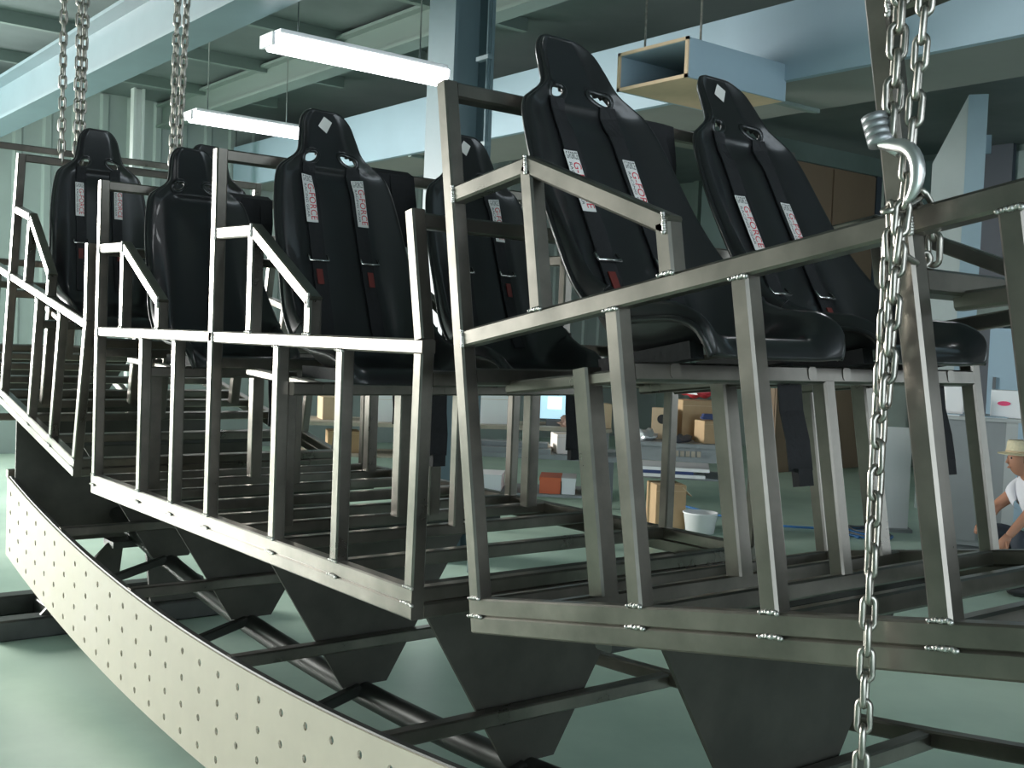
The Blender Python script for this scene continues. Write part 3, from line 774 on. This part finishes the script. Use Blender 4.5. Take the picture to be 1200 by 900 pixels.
# blue hose over the floor
hp_ = [(760, 588), (800, 594), (838, 604), (870, 611), (920, 618), (975, 622), (1010, 633)]
pts = [floor_at(*p)+V((0, 0, 0.012)) for p in hp_]
t = thing('floor_hose', 'thin blue hose snaking over the pale floor beyond the ride', 'hose', pts[0])
fine = []
for i in range(len(pts)-1):
    for q_ in range(6):
        g = lambda j: pts[max(0, min(len(pts)-1, j))]
        tt = q_/6; fine.append(V([cr(g(i-1)[n], g(i)[n], g(i+1)[n], g(i+2)[n], tt) for n in range(3)])-pts[0])
sweep('hose_line', fine, 0.012, BLUEH, t, 6)
# cable coil
cp = floor_at(1015, 628)
t = thing('cable_coil', 'loose coil of dark cable on the floor beyond the chain', 'cable', cp)
for q_ in range(4):
    r = 0.2-0.02*q_
    sweep('cable_turn', [(r*math.cos(a)*1.2, r*math.sin(a), 0.012+0.018*q_+0.008*math.sin(3*a+q_)) for a in [2*math.pi*i/28 for i in range(28)]], 0.010, DGREY if q_ % 2 else BLUEH, t, 6, True)
# white board leaning
carton_p = floor_at(1046, 622)
t = thing('white_sheet', 'tall white sheet standing on edge on the floor behind the chain', 'board', carton_p, (0, 0, facing(carton_p)+0.2))
box('sheet', (-0.13, -0.02, 0), (0.13, 0.02, 0.98), WHITEP, t); box('foot', (-0.16, -0.1, 0), (0.16, 0.1, 0.03), GREYP, t)

# benches in the middle
b1, b1p, b1z = bench('long wooden workbench with a pale monitor in the distance', 548, 712, 497, 11.5, 0.7, BENCHTOP, GREYP, 0.1)
t = thing('monitor', 'pale blue screen monitor standing on the long wooden bench', 'monitor', at_depth(648, 494, 11.4), (0, 0, facing(b1p)))
t.location.z = FLOOR+b1z
SCR = mat('screen_glow', (0.4, 0.6, 0.7), 0.3, emit=(0.45, 0.72, 0.85), estr=0.9)
SCRW = mat('screen_window_glow', (0.8, 0.85, 0.9), 0.3, emit=(0.9, 0.95, 1.0), estr=1.3)
box('screen_body', (-0.19, -0.02, 0.05), (0.19, 0.03, 0.34), DGREY, t); box('screen', (-0.17, -0.024, 0.07), (0.17, -0.019, 0.32), SCR, t)
box('screen_window', (-0.06, -0.027, 0.17), (0.08, -0.023, 0.29), SCRW, t); box('stand', (-0.07, -0.06, 0), (0.07, 0.06, 0.06), DGREY, t)
carton('white carton standing on the long wooden bench beside the monitor', 560, 594, 462, 495, 11.4, 0.25, 0.1, WHITEP, zfix=FLOOR+b1z)
carton('khaki carton at the end of the long wooden bench', 690, 716, 468, 496, 11.4, 0.25, 0.2, CARDL, zfix=FLOOR+b1z)
clutter('brown rag heap beside the monitor', 672, 11.3, FLOOR+b1z, (0.18, 0.1, 0.08), mat('brown_rag', (0.22, 0.14, 0.11), 0.8), 9)
b2, b2p, b2z = bench('low workbench piled with long grey planks', 528, 722, 527, 9.4, 0.7, GREYP, DGREY, -0.05, shelf=0.42)
for k, (y_, z_, L_, col, lab) in enumerate(((-0.25, 0, 0.62, GREYP, 'grey plank lying outermost on the low bench'), (-0.05, 0, 0.60, BENCHTOP, 'wooden plank lying in the middle of the low bench'), (0.12, 0, 0.64, WHITEP, 'white plank lying inmost on the low bench'), (-0.16, 0.04, 0.5, GREYP, 'grey plank bridging the two lower planks on the low bench'))):
    t = thing('plank', lab, 'plank', (b2p.x, b2p.y, FLOOR+b2z+z_), (0, 0, b2.rotation_euler.z))
    box('board', (-L_, y_-0.08, 0), (L_*0.25, y_+0.08, 0.038), col, t); box('end_cap', (L_*0.25, y_-0.08, 0), (L_*0.25+0.004, y_+0.08, 0.036), BENCHTOP, t)
carton('pinkish white box with a lid on the low plank bench', 645, 690, 505, 527, 9.3, 0.3, 0.2, mat('pinkish_white', (0.80, 0.72, 0.68), 0.6), zfix=FLOOR+b2z)
bx, by, brz = b2p.x, b2p.y, b2.rotation_euler.z
def on_shelf(label, x_, w_, h_, col, name='carton', cat='box'):
    t = thing(name, label, cat, (bx+x_*math.cos(brz), by+x_*math.sin(brz), FLOOR+0.42), (0, 0, brz))
    box('body', (-w_/2, -0.26, 0), (w_/2, 0.1, h_), col, t, bevel=0.003); box('lid', (-w_/2-0.004, -0.264, h_*0.8), (w_/2+0.004, 0.104, h_+0.002), col, t); return t
on_shelf('orange red box on the shelf of the plank bench', 0.16, 0.17, 0.13, ORANGE)
on_shelf('white box beside the orange red box on the bench shelf', 0.31, 0.11, 0.13, WHITEP)
on_shelf('pale grey box at the end of the plank bench shelf', 0.52, 0.2, 0.16, CARDL)
on_shelf('white foam box at the other end of the plank bench shelf', -0.42, 0.36, 0.13, WHITEP)
# far bench seen through the middle bay
b0, b0p, b0z = bench('far workbench with cartons seen through the middle bay', 330, 520, 492, 12.0, 0.8, BENCHTOP, DGREY, 0.0, shelf=0.4)
carton('olive carton on the far workbench seen through the middle bay', 372, 404, 466, 492, 12.0, 0.3, 0.2, CARDL, zfix=FLOOR+b0z)
carton('white carton on the far workbench seen through the middle bay', 440, 486, 462, 492, 12.0, 0.3, 0.1, WHITEP, zfix=FLOOR+b0z)
carton('brown carton on the shelf of the far workbench', 380, 420, 530, 555, 12.0, 0.3, 0.1, CARD, zfix=FLOOR+0.4)

# right side: grey machine cabinet with papers, pale blue locker, slant-topped panel
mp = floor_at(1132, 650); md = depth_of(mp); mh = (650-488)*md/FPX
t = thing('machine_cabinet', 'grey sheet-metal machine cabinet carrying papers and bottles beside the person', 'cabinet', mp, (0, 0, facing(mp)))
wd = (1176-1080)*md/FPX
box('body', (-wd/2, 0, 0.08), (wd/2, 0.6, mh-0.03), GREYP, t); box('top', (-wd/2-0.03, -0.03, mh-0.03), (wd/2+0.03, 0.63, mh), mat('pale_grey_top', (0.4, 0.42, 0.42), 0.5), t)
box('door_leaf', (-wd/2+0.03, -0.012, 0.12), (0.06, 0.0, mh-0.08), GREYP, t); box('corner_post', (wd/2-0.09, -0.015, 0), (wd/2, 0.02, mh-0.03), mat('pale_grey_top', (0.4, 0.42, 0.42), 0.5), t)
box('plinth', (-wd/2+0.02, 0.03, 0), (wd/2-0.02, 0.57, 0.08), DGREY, t)
rz = facing(mp); ex = V((math.cos(rz), math.sin(rz), 0)); ey = V((-math.sin(rz), math.cos(rz), 0))
def on_cab(x_, y_, z_=0): return mp+ex*x_+ey*y_+V((0, 0, mh+z_))
t = thing('white_logo_box', 'white carton with two pink logos on the machine cabinet', 'box', on_cab(0.32, 0.22), (0, 0, rz))
box('body', (-0.19, -0.1, 0), (0.19, 0.12, 0.23), WHITEP, t)
for xx in (-0.09, 0.13): bm = bmesh.new(); add_cyl(bm, (xx, -0.100, 0.12), (xx, -0.103, 0.12), 0.04, n=14); [setattr(v, 'co', V((v.co.x+(v.co.x-xx)*0.3, v.co.y, 0.12+(v.co.z-0.12)*0.5))) for v in bm.verts]; mesh_obj('pink_logo', bm, PINKP, t)
t = thing('cream_bottle', 'cream plastic bottle standing on the machine cabinet', 'bottle', on_cab(0.02, 0.1))
bm = bmesh.new()
for (z0, z1, r0, r1) in ((0, 0.13, 0.035, 0.035), (0.13, 0.16, 0.035, 0.015)): add_cyl(bm, (0, 0, z0), (0, 0, z1), r0, r1, 14)
mesh_obj('body', bm, CARDL, t, True); bm = bmesh.new(); add_cyl(bm, (0, 0, 0.155), (0, 0, 0.185), 0.018, n=12); mesh_obj('cap', bm, WHITEP, t)
for k, (x_, y_, a_, lab) in enumerate(((0.12, 0.04, 0.2, 'white paper sheets beside the cream bottle'), (-0.2, 0.12, -0.3, 'white paper sheets at the chain side of the cabinet top'))):
    t = thing('paper_sheets', lab, 'paper', on_cab(x_, y_), (0, 0, rz+a_)); box('sheet', (-0.12, -0.09, 0), (0.12, 0.09, 0.006), WHITEP, t); box('sheet', (-0.10, -0.1, 0.006), (0.13, 0.07, 0.011), BLUEP, t)
t = thing('white_package', 'bright white plastic package upright on the machine cabinet', 'package', on_cab(-0.16, 0.3), (0, 0, rz))
box('body', (-0.09, -0.05, 0), (0.09, 0.05, 0.30), WHITEP, t, bevel=0.02); box('top_fold', (-0.06, -0.03, 0.29), (0.04, 0.03, 0.36), WHITEP, t, bevel=0.01)
# pale blue locker behind
lp = at_depth(1176, 600, 11.5); lp.z = FLOOR
t = thing('blue_locker', 'pale blue metal locker standing behind the machine cabinet', 'locker', lp, (0, 0, facing(lp)))
lz = at_depth(1176, 385, 11.5).z-FLOOR
box('body', (-0.22, 0, 0), (0.30, 0.5, lz), BLUEP, t); box('door_leaf', (-0.20, -0.015, 0.06), (0.28, 0, lz-0.03), BLUEP, t); box('handle', (-0.17, -0.035, lz-0.62), (-0.14, -0.012, lz-0.5), DGREY, t)
# tall slant-topped pale panel cabinet
sp_ = at_depth(1103, 600, 12.2); sp_.z = FLOOR
t = thing('slant_cabinet', 'tall pale blue cabinet with a slanted top before the dark door', 'cabinet', sp_, (0, 0, facing(sp_)))
k_ = 12.2/FPX; zt1 = at_depth(1108, 115, 12.2).z-FLOOR; zt0 = at_depth(1075, 192, 12.2).z-FLOOR
poly('body', [(-0.28, 0, 0), (0.05, 0, 0), (0.05, 0, zt1), (-0.28, 0, zt0)], (0, 0.5, 0), WALLM, t)
box('front_edge', (0.05, -0.01, 0), (0.245, 0.5, zt1), FASCIA, t)
box('latch', (0.245, 0.05, zt1-0.62), (0.30, 0.10, zt1-0.42), FASCIA, t)

# open wooden duct protruding from the bulkhead
c0 = on_y(726, 66, 4.0); c1 = on_y(727, 106, 4.0); c2 = on_y(808, 43, 4.0)
xa, xb = c0.x, c2.x; za, zb = c1.z-0.005, c2.z
t = thing('air_duct', 'open-ended rectangular duct with pale sides jutting from the bulkhead', 'duct', ((xa+xb)/2, 4.0, za))
hw_, hh = (xb-xa)/2, zb-za
box('side', (-hw_, 0, 0), (-hw_+0.02, 1.02, hh), FASCIA, t); box('side', (hw_-0.02, 0, 0), (hw_, 1.02, hh), FASCIA, t)
box('bottom', (-hw_+0.02, 0, 0.0), (hw_-0.02, 1.02, 0.02), CARDL, t); box('top', (-hw_+0.02, 0, hh-0.02), (hw_-0.02, 1.02, hh), FASCIA, t)
for (lo, hi) in (((-hw_-0.004, -0.012, -0.004), (-hw_+0.024, 0.0, hh+0.004)), ((hw_-0.024, -0.012, -0.004), (hw_+0.004, 0.0, hh+0.004)), ((-hw_-0.004, -0.012, -0.004), (hw_+0.004, 0.0, 0.02)), ((-hw_-0.004, -0.012, hh-0.018), (hw_+0.004, 0.0, hh+0.004))):
    box('rim', lo, hi, CARDL, t)
box('inner_back', (-hw_+0.02, 0.9, 0.02), (hw_-0.02, 0.92, hh-0.02), CARD, t)
for xx in (-hw_+0.1, hw_-0.04): bm = bmesh.new(); add_cyl(bm, (xx, 0.15, hh), (xx, 0.15, CEIL-za), 0.008, n=6); mesh_obj('hanger_rod', bm, CHAINM, t)
# harness webbing draped over the top bars between the seats
def webbing(label, key, u, y, seed):
    x, z, th = POSE[key]
    t = thing('harness_webbing', label, 'harness', (x+u*math.cos(th)-0.9*math.sin(th), y, z+u*math.sin(th)+0.9*math.cos(th)), (0, -th, 0))
    rnd = random.Random(seed)
    for k in range(4):
        yy = -0.075+0.045*k; dd = rnd.uniform(-0.02, 0.02); L_ = rnd.uniform(0.02, 0.16)
        pts = [(-0.03+dd, yy, 0.02+L_), (-0.034, yy, 0.22), (-0.03, yy, 0.325), (0.0, yy+0.005, 0.342), (0.032, yy+0.01, 0.325), (0.045+dd, yy+0.015, 0.22), (0.05+dd*2, yy+0.01, 0.10), (0.06+dd, yy+rnd.uniform(-.02, .02), 0.0+L_*0.6)]
        bm = bmesh.new(); R_ = []
        for i, p in enumerate(pts):
            q0, q1 = V(pts[max(0, i-1)]), V(pts[min(len(pts)-1, i+1)]); d = (q1-q0).normalized(); n_ = d.cross(V((0, 1, 0))).normalized()*0.004
            p = V(p); wv = V((0, 0.03, 0)); R_.append([bm.verts.new(p-wv-n_), bm.verts.new(p+wv-n_), bm.verts.new(p+wv+n_), bm.verts.new(p-wv+n_)])
        for i in range(len(R_)-1):
            for j in range(4): bm.faces.new((R_[i][j], R_[i][(j+1) % 4], R_[i+1][(j+1) % 4], R_[i+1][j]))
        bm.faces.new(R_[0]); bm.faces.new(R_[-1]); bmesh.ops.recalc_face_normals(bm, faces=bm.faces)
        mesh_obj('strap', bm, FABRIC, t)
    box('buckle', (0.05, -0.03, 0.03), (0.075, 0.03, 0.09), CHROME, t, bevel=0.004)
webbing('black harness webbing draped over the bar between the two seats of the chained bay', 'C', 0.02, 0.667, 1)
webbing('black harness webbing draped over the bar between the two seats of the middle bay', 'B', 1.20, 0.667, 2)
webbing('black harness webbing draped over the bar behind the pink-label seat, first row', 'B', 0.02, 0.667, 3)

# ------------------------------------------------------------------ worker crouching by the machine cabinet
SKIN = mat('skin_tan', (0.46, 0.22, 0.14), 0.55)
SHIRT = mat('white_cotton_shirt', (0.74, 0.74, 0.80), 0.8)
TROUS = mat('dark_work_trousers', (0.05, 0.06, 0.08), 0.85)
STRAW = mat('straw_hat', (0.74, 0.66, 0.46), 0.8, 0.0, 0.15, 40)
HAIRM = mat('dark_hair', (0.02, 0.016, 0.012), 0.6)
hp0 = at_depth(1199, 545, 8.0)
ph = -RT.copy(); ph.z = 0; ph.normalize()
person = thing('person', 'crouching person in a cream brimmed hat and white shirt reaching down', 'person', (hp0.x-ph.x*0.05, hp0.y-ph.y*0.05, FLOOR), (0, 0, math.atan2(ph.y, ph.x)))
# local frame: +X where the person faces (toward the machine cabinet's foot), +Y his left
def skin_mesh(name, verts, edges, radii, material, sub=2, root=0):
    me = bpy.data.meshes.new(name); me.from_pydata([tuple(v) for v in verts], edges, [])
    o = bpy.data.objects.new(name, me); COL.objects.link(o)
    md = o.modifiers.new('skin', 'SKIN')
    for i, r in enumerate(radii):
        sv = me.skin_vertices[0].data[i]; r = r if isinstance(r, tuple) else (r, r); sv.radius = r; sv.use_root = (i == root)
    ss = o.modifiers.new('sub', 'SUBSURF'); ss.levels = sub; ss.render_levels = sub
    dg = bpy.context.evaluated_depsgraph_get(); dg.update()
    m2 = bpy.data.meshes.new_from_object(o.evaluated_get(dg)); m2.name = name
    bpy.data.objects.remove(o); bpy.data.meshes.remove(me)
    for p in m2.polygons: p.use_smooth = True
    m2.materials.clear(); m2.materials.append(material)
    q = bpy.data.objects.new(name, m2); COL.objects.link(q); q.parent = person
    return q
PV = [(-.26, 0, .24), (-.20, 0, .42), (-.10, 0, .62), (-.05, 0, .74), (-.01, 0, .80), (.03, 0, .86), (.05, 0, .94),         # 0-6 pelvis..head
      (-.05, .17, .75), (.10, .24, .60), (.24, .23, .42),                                                             # 7-9 left arm
      (-.05, -.17, .75), (.12, -.24, .58), (.22, -.12, .50),                                                          # 10-12 right arm resting on knee
      (-.22, .10, .22), (.16, .17, .44), (-.02, .16, .10), (.10, .17, .04),                                           # 13-16 left leg
      (-.22, -.10, .22), (.16, -.17, .44), (-.02, -.16, .10), (.10, -.17, .04)]
PE = [(0, 1), (1, 2), (2, 3), (3, 4), (4, 5), (5, 6), (3, 7), (7, 8), (8, 9), (3, 10), (10, 11), (11, 12), (0, 13), (13, 14), (14, 15), (15, 16), (0, 17), (17, 18), (18, 19), (19, 20)]
PR = [.12, .11, .12, .11, .055, .05, .08, .06, .042, .028, .06, .042, .028, .09, .062, .042, .035, .09, .062, .042, .035]
body = skin_mesh('body', PV, PE, PR, SKIN)
def merge_into(o, bm):
    b2_ = bmesh.new(); b2_.from_mesh(o.data); tmp = bpy.data.meshes.new('t'); bm.to_mesh(tmp); bm.free(); b2_.from_mesh(tmp); bpy.data.meshes.remove(tmp)
    b2_.to_mesh(o.data); b2_.free()
    for p in o.data.polygons: p.use_smooth = True
# head, face, hands merged into the body mesh
bm = bmesh.new(); bmesh.ops.create_uvsphere(bm, u_segments=24, v_segments=16, radius=1)
for v in bm.verts:
    c = v.co; v.co = V((.065+c.x*(.095-.012*max(0, -c.z)), c.y*(.075-.016*max(0, -c.z)), .945+c.z*.115))
add_sweep(bm, [(.150, 0, .965), (.160, 0, .945), (.166, 0, .928), (.152, 0, .920)], [.008, .010, .012, .008], 8)      # nose
add_sweep(bm, [(.148, -.022, .893), (.157, 0, .891), (.148, .022, .893)], [.004, .007, .004], 6)                       # mouth
for s_ in (-1, 1):
    add_sweep(bm, [(.05, s_*.074, .975), (.04, s_*.084, .955), (.046, s_*.080, .925)], [.010, .014, .009], 6)          # ear
def hand(bm, wr, d, side, up):
    d = V(d).normalized(); up = V(up).normalized(); sd = d.cross(up).normalized()*side; wr = V(wr)
    add_sweep(bm, [wr-d*.02, wr+d*.02, wr+d*.06, wr+d*.085], [.026, .034, .038, .030], 10)
    for k, (o_, L_) in enumerate(((-.028, .062), (-.010, .072), (.009, .068), (.027, .052))):
        a = wr+d*.075+sd*o_; add_sweep(bm, [a, a+d*L_*.5-up*.006, a+d*L_*.85-up*.026, a+d*L_-up*.046], [.0095, .009, .008, .006], 7)
    a = wr+d*.02-sd*.032; add_sweep(bm, [a, a+d*.025-sd*.022-up*.01, a+d*.055-sd*.026-up*.026], [.011, .010, .007], 7)
hand(bm, (.24, .23, .42), (.25, -.05, -.45), 1, (.8, 0, .4)); hand(bm, (.22, -.12, .50), (.5, .3, -.25), -1, (.2, 0, 1))
merge_into(body, bm)
# clothing as children
skin_mesh('shirt', [PV[1], PV[2], PV[3], PV[4], PV[7], (.05, .215, .645), PV[10], (.06, -.215, .64)], [(0, 1), (1, 2), (2, 3), (2, 4), (4, 5), (2, 6), (6, 7)], [.145, .145, .125, .065, .085, .085, .085, .085], SHIRT)
skin_mesh('trousers', [PV[0], (-.23, 0, .36), PV[13], PV[14], PV[15], PV[17], PV[18], PV[19]], [(0, 1), (0, 2), (2, 3), (3, 4), (0, 5), (5, 6), (6, 7)], [.145, .135, .11, .078, .058, .11, .078, .058], TROUS)
for s_ in (-1, 1):
    bm = bmesh.new(); bmesh.ops.create_uvsphere(bm, u_segments=16, v_segments=10, radius=1)
    for v in bm.verts: v.co = V((.06+v.co.x*.135, s_*.165+v.co.y*.05, max(0.0, .045+v.co.z*.05)))
    mesh_obj('shoe', bm, BLACKP, person, True)
    bm = bmesh.new(); bmesh.ops.create_uvsphere(bm, u_segments=10, v_segments=8, radius=.009, matrix=Matrix.Translation((.146, s_*.028, .960))); mesh_obj('eye', bm, BLACKP, person, True)
bm = bmesh.new(); bmesh.ops.create_uvsphere(bm, u_segments=20, v_segments=12, radius=1)
for v in bm.verts: v.co = V((.052+v.co.x*.098, v.co.y*.081, .968+v.co.z*.10))
bmesh.ops.delete(bm, geom=[v for v in bm.verts if v.co.x > .10 and v.co.z < 1.0 or v.co.z < .915], context='VERTS')
mesh_obj('hair', bm, HAIRM, person, True)
bm = bmesh.new(); n = 28; prof = [(.165, .985), (.168, .990), (.110, 1.000), (.106, 1.070), (.098, 1.085), (.0, 1.088)]
rings = []
for r, z_ in prof: rings.append([bm.verts.new((.06+r*math.cos(2*math.pi*i/n), r*.9*math.sin(2*math.pi*i/n), z_)) for i in range(n)] if r else [bm.verts.new((.06, 0, z_))])
under = [bm.verts.new((.06+.1*math.cos(2*math.pi*i/n), .09*math.sin(2*math.pi*i/n), .988)) for i in range(n)]
for A_, B_ in zip(rings[:-2], rings[1:-1]):
    for i in range(n): bm.faces.new((A_[i], A_[(i+1) % n], B_[(i+1) % n], B_[i]))
for i in range(n): bm.faces.new((rings[-2][i], rings[-2][(i+1) % n], rings[-1][0])); bm.faces.new((under[i], under[(i+1) % n], rings[0][(i+1) % n], rings[0][i]))
hat = mesh_obj('hat', bm, STRAW, person)
bm = bmesh.new(); add_sweep(bm, [(.06+.109*math.cos(2*math.pi*i/28), .099*math.sin(2*math.pi*i/28), 1.008) for i in range(28)], .006, 6, True); mesh_obj('hat_band', bm, CARDL, hat, True)
# odds and ends on the floor before the person
for k, (px_, py_, m_, lab) in enumerate(((1185, 632, BLUEH, 'blue rag on the floor by the crouching person'), (1168, 628, CARDL, 'tan rag on the floor by the crouching person'))):
    p_ = floor_at(px_+14, py_+34); o = clutter(lab, px_, 9.0, FLOOR, (0.14, 0.1, 0.05), m_, 20+k); o.location = (p_.x, p_.y, FLOOR)
